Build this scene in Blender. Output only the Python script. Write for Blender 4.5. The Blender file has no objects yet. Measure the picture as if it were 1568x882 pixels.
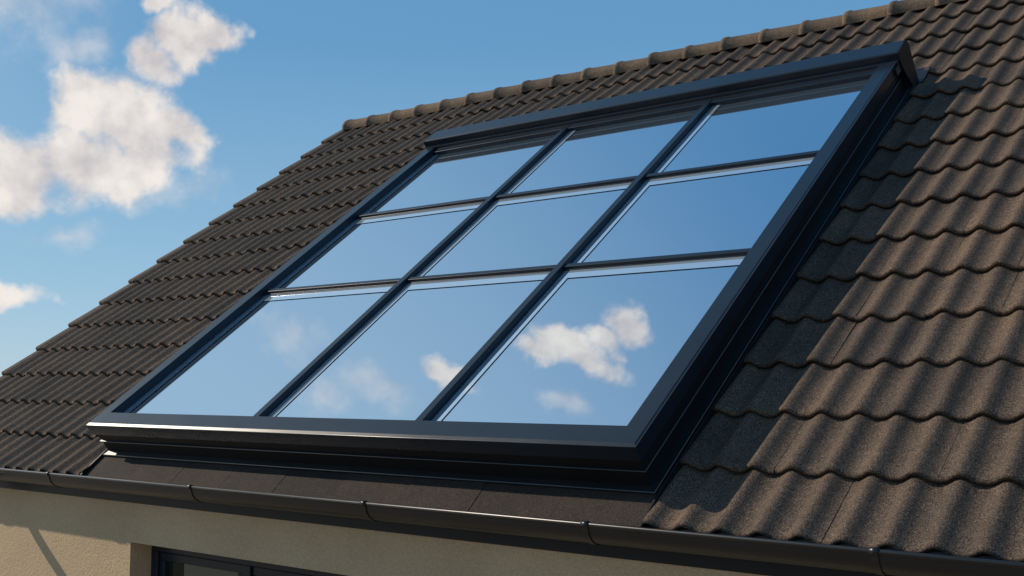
import bpy, math, random
import numpy as np
from mathutils import Vector
random.seed(4); rng=np.random.default_rng(4)
sc=bpy.context.scene
S=2.3
AL=math.radians(36.5); CA=math.cos(AL); SA=math.sin(AL)
CAM=Vector((0,0,3.4))
def W(u,v,w):
    return (CAM.x+u, CAM.y+v*CA-w*SA, CAM.z+v*SA+w*CA)

# ---------------------------------------------------------------- materials
def newmat(name):
    m=bpy.data.materials.new(name); m.use_nodes=True
    nt=m.node_tree; b=nt.nodes['Principled BSDF']
    return m,nt,b
def N(nt,t,**k):
    n=nt.nodes.new(t)
    for a,v in k.items(): setattr(n,a,v)
    return n
def noise(nt,vec,scale,detail=4,rough=.55):
    n=N(nt,'ShaderNodeTexNoise'); n.inputs['Scale'].default_value=scale
    n.inputs['Detail'].default_value=detail; n.inputs['Roughness'].default_value=rough
    nt.links.new(vec,n.inputs['Vector']); return n.outputs['Fac']
def ramp(nt,fac,stops):
    r=N(nt,'ShaderNodeValToRGB'); e=r.color_ramp.elements
    e[0].position=stops[0][0]; e[0].color=(*stops[0][1],1)
    e[1].position=stops[-1][0]; e[1].color=(*stops[-1][1],1)
    for p,c in stops[1:-1]:
        x=e.new(p); x.color=(*c,1)
    nt.links.new(fac,r.inputs['Fac']); return r.outputs['Color']
def mul(nt,a,b,fac=1.0):
    m=N(nt,'ShaderNodeMix',data_type='RGBA',blend_type='MULTIPLY'); m.inputs[0].default_value=fac
    nt.links.new(a,m.inputs[6]); nt.links.new(b,m.inputs[7]); return m.outputs[2]
def bump(nt,h,bsdf,strength,dist):
    b=N(nt,'ShaderNodeBump'); b.inputs['Strength'].default_value=strength; b.inputs['Distance'].default_value=dist
    nt.links.new(h,b.inputs['Height']); nt.links.new(b.outputs[0],bsdf.inputs['Normal']); return b

def tile_mat(name,c0,c1,attr=True,lo=.5):
    m,nt,b=newmat(name)
    tc=N(nt,'ShaderNodeTexCoord').outputs['Object']
    g=noise(nt,tc,190,2,.85)
    base=ramp(nt,g,[(.34,tuple(x*lo for x in c0)),(.5,c0),(.66,c1)])
    big=ramp(nt,noise(nt,tc,2.6,5,.65),[(.3,(.76,.77,.80)),(.7,(1.15,1.10,1.04))])
    col=mul(nt,base,big)
    if attr:
        a=N(nt,'ShaderNodeAttribute',attribute_name='rnd')
        r=ramp(nt,a.outputs['Fac'],[(0,(.78,.79,.83)),(.5,(1,.99,.97)),(1,(1.24,1.17,1.1))])
        col=mul(nt,col,r)
    sp=ramp(nt,noise(nt,tc,38,3,.7),[(.35,(.80,.80,.80)),(.65,(1.1,1.1,1.1))])
    col=mul(nt,col,sp)
    nt.links.new(col,b.inputs['Base Color'])
    b.inputs['Roughness'].default_value=.88
    b.inputs['Specular IOR Level'].default_value=.2
    bump(nt,g,b,.8,.006)
    return m
M_TILE=tile_mat('concrete_tile',(.088,.065,.049),(.245,.183,.137),lo=.35)
M_RIDGE=tile_mat('ridge_tile',(.16,.115,.078),(.32,.235,.165))
M_APRON=tile_mat('apron_slate',(.040,.032,.028),(.072,.058,.050),lo=.7)

def metal(name,col,rough,spec=.5,metallic=0.0):
    m,nt,b=newmat(name)
    tc=N(nt,'ShaderNodeTexCoord').outputs['Object']
    n=noise(nt,tc,3,5,.65)
    c=ramp(nt,n,[(.3,tuple(x*.85 for x in col)),(.7,tuple(x*1.15 for x in col))])
    nt.links.new(c,b.inputs['Base Color'])
    rr=N(nt,'ShaderNodeMapRange'); rr.inputs['To Min'].default_value=rough-.04; rr.inputs['To Max'].default_value=rough+.06
    nt.links.new(n,rr.inputs['Value']); nt.links.new(rr.outputs[0],b.inputs['Roughness'])
    b.inputs['Metallic'].default_value=metallic; b.inputs['Specular IOR Level'].default_value=spec
    bump(nt,noise(nt,tc,400,1,.5),b,.05,.001)
    return m
M_FRAME=metal('anthracite_aluminium',(.010,.017,.027),.27,.28)
M_BLACK=metal('flashing_black',(.009,.010,.012),.42,.25)
M_BEAD=metal('flashing_bead',(.07,.075,.08),.3,.8,.4)
M_GUT=metal('gutter_metal',(.012,.013,.015),.33,.45)

def stucco():
    m,nt,b=newmat('cream_render')
    tc=N(nt,'ShaderNodeTexCoord').outputs['Object']
    c=ramp(nt,noise(nt,tc,1.7,6,.6),[(.3,(.49,.35,.205)),(.7,(.58,.425,.255))])
    f=ramp(nt,noise(nt,tc,110,3,.6),[(.3,(.78,.78,.78)),(.7,(1.06,1.06,1.06))])
    nt.links.new(mul(nt,c,f),b.inputs['Base Color']); b.inputs['Roughness'].default_value=.92
    bump(nt,noise(nt,tc,95,3,.65),b,.7,.007)
    return m
M_WALL=stucco()
def glassmat(name,tint,basec,k):
    m=bpy.data.materials.new(name); m.use_nodes=True; nt=m.node_tree
    for n in list(nt.nodes): nt.nodes.remove(n)
    o=N(nt,'ShaderNodeOutputMaterial'); mx=N(nt,'ShaderNodeMixShader')
    g=N(nt,'ShaderNodeBsdfGlossy'); g.inputs['Color'].default_value=(*tint,1); g.inputs['Roughness'].default_value=.004
    d=N(nt,'ShaderNodeBsdfDiffuse'); d.inputs['Color'].default_value=(*basec,1)
    lw=N(nt,'ShaderNodeFresnel'); lw.inputs['IOR'].default_value=1.5
    mr=N(nt,'ShaderNodeMapRange'); mr.inputs['To Min'].default_value=k; mr.inputs['To Max'].default_value=1
    nt.links.new(lw.outputs[0],mr.inputs['Value']); nt.links.new(mr.outputs[0],mx.inputs[0])
    nt.links.new(d.outputs[0],mx.inputs[1]); nt.links.new(g.outputs[0],mx.inputs[2]); nt.links.new(mx.outputs[0],o.inputs[0])
    tc=N(nt,'ShaderNodeTexCoord').outputs['Object']
    b=N(nt,'ShaderNodeBump'); b.inputs['Strength'].default_value=.03; b.inputs['Distance'].default_value=.02
    nt.links.new(noise(nt,tc,1.3,1,.4),b.inputs['Height']); nt.links.new(b.outputs[0],g.inputs['Normal'])
    return m
M_GLASS=glassmat('solar_control_glass',(.92,.96,.99),(.13,.20,.27),.84)
M_STRIP=glassmat('glass_edge_reflection',(.88,.93,.98),(.50,.60,.68),.68)  # double-glazing reflection of the bars, put into a pale base colour
M_WGLASS=glassmat('window_glass',(.7,.8,.8),(.02,.025,.02),.10)
def flat(name,c0,c1,sc_,rough=.9):
    m,nt,b=newmat(name)
    tc=N(nt,'ShaderNodeTexCoord').outputs['Object']
    nt.links.new(ramp(nt,noise(nt,tc,sc_,8,.65),[(.3,c0),(.7,c1)]),b.inputs['Base Color'])
    b.inputs['Roughness'].default_value=rough; return m
M_GROUND=flat('gravel_ground',(.17,.13,.088),(.25,.20,.14),.6)

# ---------------------------------------------------------------- mesh helpers
def obj(name,verts,faces,mat,parent=None,smooth=False):
    me=bpy.data.meshes.new(name); me.from_pydata([tuple(v) for v in verts],[],faces); me.update()
    o=bpy.data.objects.new(name,me); sc.collection.objects.link(o)
    if mat: me.materials.append(mat)
    if smooth: me.polygons.foreach_set('use_smooth',[True]*len(me.polygons))
    if parent: o.parent=parent
    return o
def fixn(o):
    import bmesh
    bm=bmesh.new(); bm.from_mesh(o.data); bmesh.ops.recalc_face_normals(bm,faces=bm.faces); bm.to_mesh(o.data); bm.free()
def empty(name):
    e=bpy.data.objects.new(name,None); sc.collection.objects.link(e); return e
def bevel(o,w,seg=2):
    b=o.modifiers.new('bevel','BEVEL'); b.width=w; b.segments=seg; b.limit_method='ANGLE'; b.angle_limit=math.radians(35)
def prism(name,prof,a0,a1,fn,mat,parent,bev=0):
    n=len(prof); V=[fn(a0,*p) for p in prof]+[fn(a1,*p) for p in prof]
    F=[(i,(i+1)%n,n+(i+1)%n,n+i) for i in range(n)]+[tuple(range(n-1,-1,-1)),tuple(range(n,2*n))]
    o=obj(name,V,F,mat,parent); fixn(o)
    if bev: bevel(o,bev)
    return o
alongU=lambda a,v,w:W(a,v,w)
alongV=lambda a,u,w:W(u,a,w)
def box(name,x0,x1,y0,y1,z0,z1,mat,parent,bev=0):
    return prism(name,[(y0,z0),(y1,z0),(y1,z1),(y0,z1)],x0,x1,lambda a,y,z:(a,y,z),mat,parent,bev)

house=empty('rendered_house'); sky_l=empty('roof_skylight'); gut=empty('rain_gutter')

# ---------------------------------------------------------------- roof dimensions
wT=-1.0*S                     # top plane of skylight frame
wR=-1.1*S-.045                # tile base plane
V0=1.12*S; COURSE=.345; NC=16; VR=V0+NC*COURSE
UL=-8.76; TW=.30; NT=49; UR=UL+TW*NT
sk=dict(u0=-2.651*S,u1=-.990*S,v0=1.19*S,v1=2.835*S)

def make_tiles(name,fn,clips,n=10,skip=None):
    s=np.linspace(0,TW,2*n+1)
    f=.031*(.5+.5*np.cos(2*np.pi*(s/.15-.5)))**1.5
    rows=[(.016,-.024),(.002,-.022),(-.003,-.013),(-.001,-.004),(.006,.0005),(.018,.001),(.10,0),(.20,0),(.30,0),(.40,0)]
    K=len(rows); M=len(s); VS=[];FS=[];RN=[]; off=0
    ii,jj=np.meshgrid(np.arange(K-1),np.arange(M-1),indexing='ij')
    q=np.stack([ii*M+jj,ii*M+jj+1,(ii+1)*M+jj+1,(ii+1)*M+jj],-1).reshape(-1,4)
    for c in range(NC):
        for t in range(NT):
            dz=rng.normal(0,.0013); tilt=rng.normal(0,.004); dv=rng.normal(0,.0025); roll=rng.normal(0,.006)
            u=UL+t*TW+s
            P=np.zeros((K,M,3))
            for k,(dv0,dw0) in enumerate(rows):
                v=dv0
                tiltw=.027*(1-v/COURSE)
                P[k,:,0]=u; P[k,:,1]=V0+c*COURSE+v+dv+roll*(s-TW/2)
                P[k,:,2]=wR+f+tiltw+dw0+dz+tilt*v
            P=P.reshape(-1,3); fq=q
            cen=P[q].mean(1)
            keep=np.ones(len(q),bool)
            for (a0,a1,b0,b1) in clips:
                keep&=~((cen[:,0]>a0)&(cen[:,0]<a1)&(cen[:,1]>b0)&(cen[:,1]<b1))
            if not keep.any(): continue
            VS.append(P); FS.append(q[keep]+off); RN.append(np.full(len(P),np.clip(rng.normal(.5,.24),0,1))); off+=len(P)
    P=np.concatenate(VS); F=np.concatenate(FS); R=np.concatenate(RN)
    u,v,w=P[:,0],P[:,1],P[:,2]
    XYZ=fn(u,v,w)
    me=bpy.data.meshes.new(name)
    me.vertices.add(len(XYZ)); me.vertices.foreach_set('co',XYZ.astype(np.float32).ravel())
    me.loops.add(F.size); me.loops.foreach_set('vertex_index',F.astype(np.int32).ravel())
    me.polygons.add(len(F)); me.polygons.foreach_set('loop_start',np.arange(0,F.size,4,dtype=np.int32))
    me.polygons.foreach_set('use_smooth',np.ones(len(F),bool))
    at=me.attributes.new('rnd','FLOAT','POINT'); at.data.foreach_set('value',R.astype(np.float32))
    me.update(calc_edges=True); me.validate()
    me.materials.append(M_TILE)
    o=bpy.data.objects.new(name,me); sc.collection.objects.link(o); o.parent=house
    return o
def fwd(u,v,w): return np.stack([CAM.x+u,CAM.y+v*CA-w*SA,CAM.z+v*SA+w*CA],1)
ridge=W(0,VR,wR); YR=ridge[1]
def back(u,v,w):
    a=fwd(u,v,w); a[:,1]=2*YR+.06-a[:,1]; return a
clips=[(sk['u0']-.02,sk['u1']+.03,V0-.1,sk['v1']+.06)]
make_tiles('roof_tiles',fwd,clips,10)
b_=make_tiles('rear_roof_tiles',back,[],4)
prism('roof_underlay',[(V0+.03,wR-.006),(VR+.03,wR-.006),(VR+.03,wR-.10),(V0+.03,wR-.10)],UL+.03,UR-.03,alongU,M_BLACK,house)
def alongUb(a,v,w):
    x,y,z=W(a,v,w); return (x,2*YR+.06-y,z)
prism('rear_underlay',[(V0+.03,wR-.006),(VR+.03,wR-.006),(VR+.03,wR-.10),(V0+.03,wR-.10)],UL+.03,UR-.03,alongUb,M_BLACK,house)
for fn,nm in ((alongU,'verge_tile'),(alongUb,'rear_verge_tile')):
    for c in range(NC):
        v=V0+c*COURSE
        prof=[(v-.004,wR+.034),(v+.0,wR+.046),(v+.01,wR+.052),(v+.40,wR+.018),(v+.40,wR-.12),(v+.0,wR-.095)]
        o=prism(f'{nm}_{c+1}',prof,UL-.05,UL+.035,fn,M_TILE,house,.01)
        a=o.data.attributes.new('rnd','FLOAT','POINT'); x=random.random(); a.data.foreach_set('value',[x]*len(o.data.vertices))
        if fn is alongU:
            o=prism(f'right_verge_tile_{c+1}',prof,UR-.03,UR+.05,fn,M_TILE,house,.01)
def ridge_caps():
    V=[];F=[];R=[]
    L=.345; n=int((UR-UL+.0)/L)+1; seg=12
    cy=YR+.03; cz=ridge[2]-.012
    for i in range(n):
        x0=UL+.06+i*L; r0=.110; r1=.098
        st=[(x0-.0,r0-.018),(x0-.004,r0-.003),(x0+.004,r0+.004),(x0+.035,r0+.004),(x0+.045,r0-.004),(x0+.2,(r0+r1)/2-.004),(x0+L+.03,r1-.004)]
        rv=random.random(); dz=random.gauss(0,.003)
        base=len(V)
        for (x,r) in st:
            for k in range(seg+1):
                a=math.radians(-14)+math.radians(208)*k/seg
                V.append((x,cy+r*1.25*math.cos(a),cz+dz+r*1.0*math.sin(a)+.012)); R.append(rv)
        for j in range(len(st)-1):
            for k in range(seg):
                a=base+j*(seg+1)+k; F.append((a,a+1,a+seg+2,a+seg+1))
        if i==0: F.append(tuple(base+k for k in range(seg+1)))
    o=obj('ridge_tiles',V,F,M_RIDGE,house,True)
    at=o.data.attributes.new('rnd','FLOAT','POINT'); at.data.foreach_set('value',R)
ridge_caps()

# ---------------------------------------------------------------- skylight
def sweep(name,prof,mat,parent,u0,u1,v0,v1):
    """prof: (inset_side, inset_bottom, inset_top, w)"""
    V=[];F=[];n=len(prof)
    for ci in range(4):
        for (a,b,t,w) in prof:
            u=(u0+a) if ci in (0,3) else (u1-a)
            v=(v0+b) if ci in (0,1) else (v1-t)
            V.append(W(u,v,wT+w))
    for ci in range(4):
        d=(ci+1)%4
        for k in range(n-1):
            F.append((ci*n+k,d*n+k,d*n+k+1,ci*n+k+1))
    o=obj(name,V,F,mat,parent); fixn(o); return o
g=-.055
rail=[(.104,.128,.10,g-.03),(.104,.128,.10,-.006),(.098,.122,.1,-.001),(.012,.02,.012,0.0),(.0,.0,.0,-.005),(0,0,0,-.072),(.004,.004,.004,-.075),(.03,.03,.03,-.078)]
sweep('frame_rail',rail,M_FRAME,sky_l,**sk)
body=[(.022,.022,.022,-.077),(.022,.022,.022,-.128),(.014,.012,.012,-.131),(.014,.012,.012,-.137),(.022,.022,.022,-.141),(.022,.022,.022,-.212),
      (.0,-.004,.0,-.218),(.0,-.006,0,-.226),(.02,.01,.01,-.232),(.02,.01,.01,-.30)]
sweep('kerb_cladding',body,M_BLACK,sky_l,**sk)
def bead(name,pts,r,parent,mat=M_BEAD):
    cu=bpy.data.curves.new(name,'CURVE'); cu.dimensions='3D'; cu.bevel_depth=r; cu.bevel_resolution=2; cu.use_fill_caps=True
    s=cu.splines.new('POLY'); s.points.add(len(pts)-1)
    for p,c in zip(s.points,pts): p.co=(*c,1)
    cu.materials.append(mat); o=bpy.data.objects.new(name,cu); sc.collection.objects.link(o); o.parent=parent
for k,(ins,w,r) in enumerate([(.001,-.005,.0030),(.012,-.134,.0032),(-.005,-.222,.0045)]):
    a,b,c,d=sk['u0']+ins,sk['u1']-ins,sk['v0']+ins,sk['v1']-.05
    bead(f'cladding_bead_{k+1}',[W(a,d,wT+w),W(a,c,wT+w),W(b,c,wT+w),W(b,d,wT+w)],r,sky_l)
iu0,iu1,iv0,iv1=sk['u0']+.104,sk['u1']-.104,sk['v0']+.128,sk['v1']-.10
bu=[-2.037*S,-1.53*S]; bv=[1.846*S,2.294*S]
us=[iu0]+bu+[iu1]; vs=[iv0]+bv+[iv1+.05]
prism('glazing_deck',[(iv0-.05,wT+g-.012),(iv1+.1,wT+g-.012),(iv1+.1,wT+g-.04),(iv0-.05,wT+g-.04)],iu0-.05,iu1+.05,alongU,M_BLACK,sky_l)
HWR,HWT=.034,.026
pn=0
for i in range(3):
    for j in range(3):
        pn+=1
        a0,a1,b0,b1=us[i],us[i+1],vs[j],vs[j+1]
        tz=random.gauss(0,.0010); ty=random.gauss(0,.0010)
        def gw(u,v,o=0): return wT+g+o+(u-(a0+a1)/2)*tz+(v-(b0+b1)/2)*ty
        V=[W(u,v,gw(u,v)) for u,v in((a0,b0),(a1,b0),(a1,b1),(a0,b1))]
        obj(f'glass_pane_{pn}',V,[(0,1,2,3)],M_GLASS,sky_l)
        def strip(nm,x0,x1,y0,y1):  # pale band laid over the pane edge as a painted-in reflection
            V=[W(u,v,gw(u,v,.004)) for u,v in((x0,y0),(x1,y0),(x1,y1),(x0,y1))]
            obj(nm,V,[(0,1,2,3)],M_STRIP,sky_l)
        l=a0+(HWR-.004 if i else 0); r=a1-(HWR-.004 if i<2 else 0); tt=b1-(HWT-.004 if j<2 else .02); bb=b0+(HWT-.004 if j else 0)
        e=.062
        strip(f'edge_reflection_side_{pn}',l,l+e,bb,tt)
        strip(f'edge_reflection_head_{pn}',l+e+.0001,r,tt-e-.02,tt)
def barprof(c,hw,top):
    return [(c-hw,g-.01),(c-hw,g+.006),(c-hw+.003,g+.008),(c-hw+.008,g+.009),(c-hw+.009,top-.003),(c-hw+.012,top),(c+hw-.012,top),(c+hw-.009,top-.003),(c+hw-.008,g+.009),(c+hw-.003,g+.008),(c+hw,g+.006),(c+hw,g-.01)]
for k,u in enumerate(bu):
    prism(f'rafter_bar_{k+1}',[(a,wT+b) for a,b in barprof(u,HWR,-.020)],iv0-.01,iv1+.06,alongV,M_FRAME,sky_l,.0015)
for k,v in enumerate(bv):
    prism(f'transom_bar_{k+1}',[(a,wT+b) for a,b in barprof(v,HWT,-.030)],iu0-.01,iu1+.01,alongU,M_FRAME,sky_l,.0015)
# head cowl
h0=2.735*S; h1=2.845*S
hood=[(h0,-.07),(h0,-.028),(h0+.004,-.024),(h0+.055,-.022),(h0+.06,.0),(h0+.085,.0),(h0+.085,.042),(h0+.092,.050),(h1,.058),(h1+.004,.050),(h1+.004,-.30),(h0+.16,-.30),(h0+.16,-.07)]
prism('head_cowl',[(a,wT+b) for a,b in hood],sk['u0']-.012,sk['u1']+.014,alongU,M_FRAME,sky_l,.002)
for nm,a0,a1 in (('cowl_end_plate_1',sk['u1']+.014,sk['u1']+.024),('cowl_end_plate_2',sk['u0']-.022,sk['u0']-.012)):
    prism(nm,[(h0+.08,wT+.0),(h0+.085,wT+.048),(h1+.006,wT+.062),(h1+.04,wT+.02),(h1+.05,wT-.26),(h1-.05,wT-.26),(h0+.09,wT-.05)],a0,a1,alongU,M_BLACK,sky_l,.003)
prism('head_flashing',[(h1,wR+.05),(h1+.22,wR+.055),(h1+.22,wR+.05),(h1,wR+.03)],sk['u0']-.06,sk['u1']+.06,alongU,M_BLACK,sky_l)
for nm,a0,a1 in (('side_flashing_1',sk['u1']-.03,sk['u1']+.09),('side_flashing_2',sk['u0']-.09,sk['u0']+.03)):
    prism(nm,[(V0+.0,wR+.004),(h1+.1,wR+.004),(h1+.1,wR-.004),(V0,wR-.004)],a0,a1,alongU,M_BLACK,sky_l)
for nm,a0 in (('side_upstand_1',sk['u1']+.018),('side_upstand_2',sk['u0']-.030)):
    prism(nm,[(V0-.02,wR+.01),(V0-.02,wR+.045),(sk['v0']+.02,wR+.06),(h1,wR+.06),(h1,wR+.01)],a0,a0+.012,alongU,M_BLACK,sky_l,.002)
ua,ub=sk['u0']-.02,sk['u1']+.015; n=9; stp=(ub-ua)/n
for i in range(n):
    z=random.gauss(0,.0008); a=ua+i*stp+.0013; b=ua+(i+1)*stp-.0013
    o=prism(f'apron_slate_{i+1}',[(V0-.045,wR+.004+z),(V0-.047,wR+.018+z),(V0-.043,wR+.022+z),(sk['v0']+.03,wR+.044+z),(sk['v0']+.03,wR+.02+z)],a,b,alongU,M_APRON,sky_l)
    at=o.data.attributes.new('rnd','FLOAT','POINT'); x=random.uniform(.2,.8); at.data.foreach_set('value',[x]*len(o.data.vertices))

# ---------------------------------------------------------------- gutter
GY,GZ,GR=3.535,CAM.z-.515,.075
def gutsec(r,t=.003,bead=.009):
    P=[]
    for k in range(17):
        a=math.pi+math.pi*k/16; P.append((r*math.cos(a),r*math.sin(a)))
    inn=[( (r-t)*math.cos(math.pi+math.pi*k/16),(r-t)*math.sin(math.pi+math.pi*k/16)) for k in range(16,-1,-1)]
    return P+inn
def gpiece(name,x0,x1,r,mat=M_GUT,t=.003):
    o=prism(name,[(GY+a,GZ+b) for a,b in gutsec(r,t)],x0,x1,lambda a,y,z:(a,y,z),mat,gut)
    for p in o.data.polygons: p.use_smooth=len(p.vertices)==4
    e=o.modifiers.new('es','EDGE_SPLIT'); e.split_angle=math.radians(40)
    return o
gpiece('gutter_trough',UL-.1,UR+.1,GR)
def rod(name,x0,x1,y,z,r,mat,parent,seg=12):
    o=prism(name,[(y+r*math.cos(2*math.pi*k/seg),z+r*math.sin(2*math.pi*k/seg)) for k in range(seg)],x0,x1,lambda a,p,q:(a,p,q),mat,parent)
    for p in o.data.polygons: p.use_smooth=len(p.vertices)==4
    return o
rod('gutter_bead',UL-.1,UR+.1,GY-GR,GZ+.004,.009,M_GUT,gut)
js=[-1.33,-2.43,-3.62,-4.90,-6.30,-7.6,-8.6,-.15,1.05,2.25,3.45,4.65]
for k,x in enumerate(js):
    gpiece(f'union_collar_{k+1}',x-.013,x+.013,GR+.004,t=.006)
    rod(f'union_bead_{k+1}',x-.015,x+.015,GY-GR,GZ+.005,.0125,M_GUT,gut)
for k,x in enumerate((UL-.1,UR+.1)):
    prism(f'stop_end_{k+1}',[(GY+(GR+.003)*math.cos(math.pi+math.pi*q/16),GZ+(GR+.003)*math.sin(math.pi+math.pi*q/16)) for q in range(17)],x-.004,x+.004,lambda a,p,q:(a,p,q),M_GUT,gut)
def pipe(name,pts,r,mat,parent):
    cu=bpy.data.curves.new(name,'CURVE'); cu.dimensions='3D'; cu.bevel_depth=r; cu.bevel_resolution=4; cu.use_fill_caps=True
    s=cu.splines.new('BEZIER'); s.bezier_points.add(len(pts)-1)
    for b,p in zip(s.bezier_points,pts):
        b.co=p; b.handle_left_type=b.handle_right_type='AUTO'
    cu.materials.append(mat); o=bpy.data.objects.new(name,cu); sc.collection.objects.link(o); o.parent=parent
YW=3.625
pipe('shadow_spout',[(-7.17,GY,GZ-.06),(-7.17,GY-.05,GZ-.10),(-7.17,GY-.17,GZ-.11)],.036,M_GUT,gut)  # added out of view, shaped to cast a wedge shadow on the wall

# ---------------------------------------------------------------- walls, window
ztop=CAM.z-.60
x0,x1=UL+.12,UR-.12; yb=2*YR+.06-YW
wx0,wx1,wz1,wz0=-5.68,-3.05,CAM.z-.872,CAM.z-2.2
D=.30
box('front_wall_1',x0,wx0,YW,YW+D,0,ztop,M_WALL,house)
box('front_wall_2',wx1,x1,YW,YW+D,0,ztop,M_WALL,house)
box('front_wall_head',wx0,wx1,YW,YW+D,wz1,ztop,M_WALL,house)
box('front_wall_sill',wx0,wx1,YW,YW+D,0,wz0,M_WALL,house)
box('rear_wall',x0,x1,yb-D,yb,0,ztop,M_WALL,house)
for nm,a in (('gable_wall_1',x0),('gable_wall_2',x1-D)):
    prism(nm,[(YW+D,0),(yb-D,0),(yb-D,ztop+.1),(YR+.03,ridge[2]-.16),(YW+D,ztop+.1)],a,a+D,lambda q,y,z:(q,y,z),M_WALL,house)
box('fascia',x0-.05,x1+.05,YW-.012,YW-.002,ztop-.05,ztop+.07,M_BLACK,house)
fy=YW+.135; fr=.06
box('window_frame_head',wx0,wx1,fy,fy+.07,wz1-fr,wz1,M_FRAME,house,.004)
box('window_frame_sill',wx0,wx1,fy,fy+.07,wz0,wz0+fr,M_FRAME,house,.004)
box('window_frame_jamb_1',wx0,wx0+fr,fy,fy+.07,wz0+fr,wz1-fr,M_FRAME,house,.004)
box('window_frame_jamb_2',wx1-fr,wx1,fy,fy+.07,wz0+fr,wz1-fr,M_FRAME,house,.004)
mm=[-4.82,-3.94]
ed=[wx0+fr]+mm+[wx1-fr]
for k,x in enumerate(mm): box(f'window_mullion_{k+1}',x-.035,x+.035,fy+.001,fy+.069,wz0+fr,wz1-fr,M_FRAME,house,.004)
for k in range(3):
    a=ed[k]+(.035 if k else 0); b=ed[k+1]-(.035 if k<2 else 0); q=.05
    y_=fy+.015
    box(f'sash_head_{k+1}',a,b,y_,y_+.05,wz1-fr-q,wz1-fr-.004,M_FRAME,house,.004)
    box(f'sash_foot_{k+1}',a,b,y_,y_+.05,wz0+fr,wz0+fr+q,M_FRAME,house,.004)
    box(f'sash_stile_a_{k+1}',a+.003,a+q,y_,y_+.05,wz0+fr+q,wz1-fr-q,M_FRAME,house,.004)
    box(f'sash_stile_b_{k+1}',b-q,b-.003,y_,y_+.05,wz0+fr+q,wz1-fr-q,M_FRAME,house,.004)
    obj(f'window_glass_{k+1}',[(a+q,y_+.03,wz0+fr+q),(b-q,y_+.03,wz0+fr+q),(b-q,y_+.03,wz1-fr-q),(a+q,y_+.03,wz1-fr-q)],[(0,1,2,3)],M_WGLASS,house)
box('window_sill_board',wx0-.04,wx1+.04,YW-.04,fy,wz0-.03,wz0-.001,M_FRAME,house,.004)

gr=900
obj('ground',[(-gr,-gr,0),(gr,-gr,0),(gr,gr,0),(-gr,gr,0)],[(0,1,2,3)],M_GROUND)

# ---------------------------------------------------------------- sun + sky
sun=Vector((-1.4,-.434,.923)).normalized()
ld=bpy.data.lights.new('sun','SUN'); ld.energy=4.7; ld.angle=math.radians(.6); ld.color=(1,.87,.71)
lo=bpy.data.objects.new('sun',ld); sc.collection.objects.link(lo)
lo.rotation_euler=(-sun).to_track_quat('-Z','Y').to_euler(); lo.location=(-10,-5,15)
wd=bpy.data.worlds.new('World'); sc.world=wd; wd.use_nodes=True; nt=wd.node_tree
bg=nt.nodes['Background']; bg.inputs['Strength'].default_value=.1
st=N(nt,'ShaderNodeTexSky',sky_type='NISHITA'); st.sun_disc=False
st.sun_elevation=math.asin(sun.z); st.sun_rotation=math.atan2(sun.x,sun.y)%(2*math.pi)
st.air_density=1.0; st.dust_density=.1; st.ozone_density=2.0
tc=N(nt,'ShaderNodeTexCoord').outputs['Generated']
sep=N(nt,'ShaderNodeSeparateXYZ'); nt.links.new(tc,sep.inputs[0])
def MA(op,a,b=None,c=None):
    m=N(nt,'ShaderNodeMath',operation=op)
    for i,x in enumerate((a,b,c)):
        if x is None: continue
        if isinstance(x,(int,float)): m.inputs[i].default_value=x
        else: nt.links.new(x,m.inputs[i])
    return m.outputs[0]
az=MA('ARCTAN2',sep.outputs[0],sep.outputs[1]); el=MA('ARCSINE',sep.outputs[2])
grad=ramp(nt,sep.outputs[2],[(0.0,(.38,.57,.74)),(.10,(.27,.49,.69)),(.30,(.125,.335,.585)),(.62,(.10,.30,.56)),(.80,(.065,.24,.50)),(1,(.045,.18,.42))])
dt=N(nt,'ShaderNodeVectorMath',operation='DOT_PRODUCT'); nt.links.new(tc,dt.inputs[0]); dt.inputs[1].default_value=tuple(sun)
gl=N(nt,'ShaderNodeMapRange',interpolation_type='SMOOTHSTEP'); gl.inputs['From Min'].default_value=.62; gl.inputs['From Max'].default_value=1.0; gl.inputs['To Max'].default_value=.85
nt.links.new(dt.outputs['Value'],gl.inputs['Value'])
g2=N(nt,'ShaderNodeMix',data_type='RGBA'); nt.links.new(gl.outputs[0],g2.inputs[0]); nt.links.new(grad,g2.inputs[6]); g2.inputs[7].default_value=(.46,.65,.80,1)
x10=N(nt,'ShaderNodeVectorMath',operation='SCALE'); x10.inputs['Scale'].default_value=10; nt.links.new(g2.outputs[2],x10.inputs[0])
sk_=N(nt,'ShaderNodeMix',data_type='RGBA'); sk_.inputs[0].default_value=.84
nt.links.new(st.outputs[0],sk_.inputs[6]); nt.links.new(x10.outputs[0],sk_.inputs[7])
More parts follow.
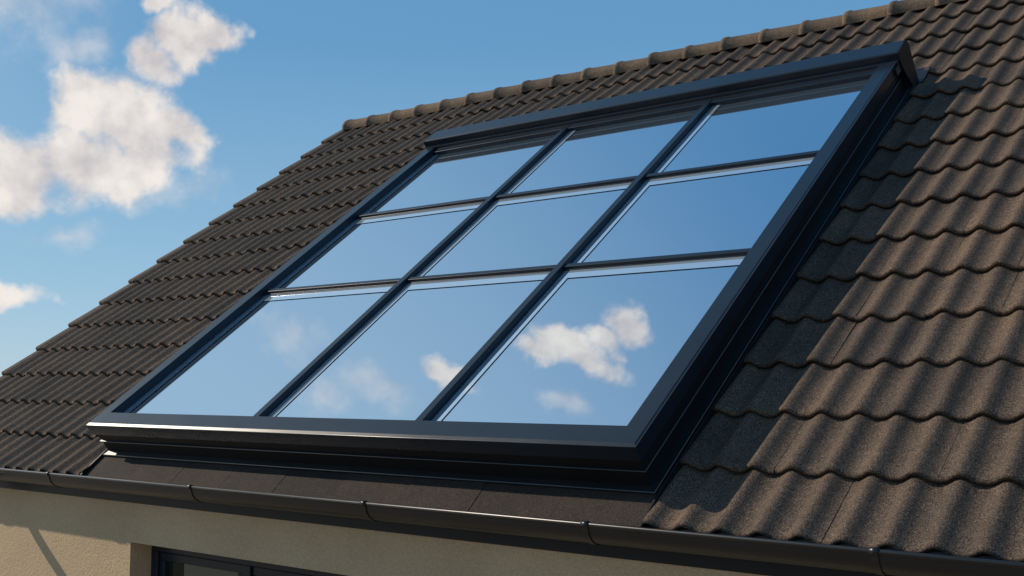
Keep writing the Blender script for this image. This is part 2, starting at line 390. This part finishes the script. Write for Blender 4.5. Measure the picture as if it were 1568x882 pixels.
# clouds: (azimuth, elevation, half width, half height, fullness) in degrees
clouds=[(-59.2,13.3,2.7,2.1,1.0),(-57.4,11.8,2.6,2.5,1.0),(-60.8,11.0,3.0,2.3,1.0),(-64.2,10.2,3.4,2.0,1.05),(-58.8,10.6,3.0,1.6,1.0),
 (-57.3,15.9,1.7,1.2,.95),(-55.8,16.7,1.8,1.3,.95),(-54.2,17.5,2.0,1.1,.95),(-56.5,18.6,1.3,.9,.8),
 (-63.4,4.2,2.2,.9,.85),
 (-60.9,52.0,2.3,2.0,.95),(-63.4,51.0,1.3,1.6,.8),(-65.4,50.2,1.6,2.8,.95),(-66.5,48.4,1.3,1.6,.85),(-71.6,44.6,1.5,2.3,.9),
 (60,10,12,4,1),(130,14,14,5,1),(-150,16,12,5,1)]
thin=[(-63.8,17.6,4.0,1.8,.9),(-60.4,16.3,1.9,1.5,.9),(-60.6,7.0,2.2,1.0,.8),(-57.5,9.6,4.0,1.5,.8),(-74.5,42.1,1.8,2.6,.9),(-73.4,36.8,2.0,2.6,.9),(-69.5,50.9,1.1,1.8,.8),(-76.5,39.5,2.0,2.0,.8)]
wob=N(nt,'ShaderNodeTexNoise'); wob.inputs['Scale'].default_value=20; wob.inputs['Detail'].default_value=4
nt.links.new(tc,wob.inputs['Vector']); ws=N(nt,'ShaderNodeSeparateColor'); nt.links.new(wob.outputs['Color'],ws.inputs[0])
az2=MA('MULTIPLY_ADD',MA('SUBTRACT',ws.outputs[0],.5),.09,az); el2=MA('MULTIPLY_ADD',MA('SUBTRACT',ws.outputs[1],.5),.06,el)
def blobs(L):
    mask=None
    for (a,e,rx,ry,s) in L:
        dx=MA('MULTIPLY_ADD',az2,1/math.radians(rx),-a/rx); dy=MA('MULTIPLY_ADD',el2,1/math.radians(ry),-e/ry)
        l=MA('SQRT',MA('MULTIPLY_ADD',dx,dx,MA('MULTIPLY',dy,dy)))
        m=MA('SUBTRACT',s,l)
        mask=m if mask is None else MA('SMOOTH_MAX',mask,m,.25)
    return MA('MAXIMUM',mask,-2.0)
def cn(vec,scale,detail,rough):
    n_=N(nt,'ShaderNodeTexNoise'); n_.inputs['Scale'].default_value=scale; n_.inputs['Detail'].default_value=detail; n_.inputs['Roughness'].default_value=rough
    nt.links.new(vec,n_.inputs['Vector']); return n_.outputs['Fac']
va=N(nt,'ShaderNodeVectorMath',operation='ADD'); nt.links.new(tc,va.inputs[0]); va.inputs[1].default_value=(sun.x*.018,sun.y*.018,sun.z*.034)
n1=cn(tc,24,8,.58); n2=cn(va.outputs[0],24,4,.5)
def cover(mask,k,lo,hi,top):
    dens=MA('ADD',MA('MULTIPLY',mask,k),MA('MULTIPLY',MA('SUBTRACT',n1,.5),2.7))
    mr=N(nt,'ShaderNodeMapRange',interpolation_type='SMOOTHSTEP'); mr.inputs['From Min'].default_value=lo; mr.inputs['From Max'].default_value=hi; mr.inputs['To Max'].default_value=top
    nt.links.new(dens,mr.inputs['Value']); return mr.outputs[0]
ca=cover(blobs(clouds),1.7,-.25,.9,.96); cb=cover(blobs(thin),1.3,-.3,1.3,.42)
cov=MA('MAXIMUM',ca,cb)
lit=MA('ADD',MA('MULTIPLY',MA('SUBTRACT',n1,n2),2.2),.62)
lc=N(nt,'ShaderNodeMix',data_type='RGBA'); lc.clamp_factor=True
nt.links.new(lit,lc.inputs[0]); lc.inputs[6].default_value=(5.5,5.2,5.4,1); lc.inputs[7].default_value=(9.1,8.5,7.9,1)
mx=N(nt,'ShaderNodeMix',data_type='RGBA'); nt.links.new(cov,mx.inputs[0])
nt.links.new(sk_.outputs[2],mx.inputs[6]); nt.links.new(lc.outputs[2],mx.inputs[7]); nt.links.new(mx.outputs[2],bg.inputs['Color'])

# ---------------------------------------------------------------- camera
cd=bpy.data.cameras.new('camera'); co=bpy.data.objects.new('camera',cd); sc.collection.objects.link(co)
cd.sensor_width=36; cd.lens=39.08; cd.clip_end=5000; cd.clip_start=.05
co.location=CAM; co.rotation_euler=(math.radians(90+5.1),0,math.radians(38.8))
sc.camera=co
sc.view_settings.view_transform='Standard'; sc.view_settings.look='None'; sc.view_settings.exposure=0
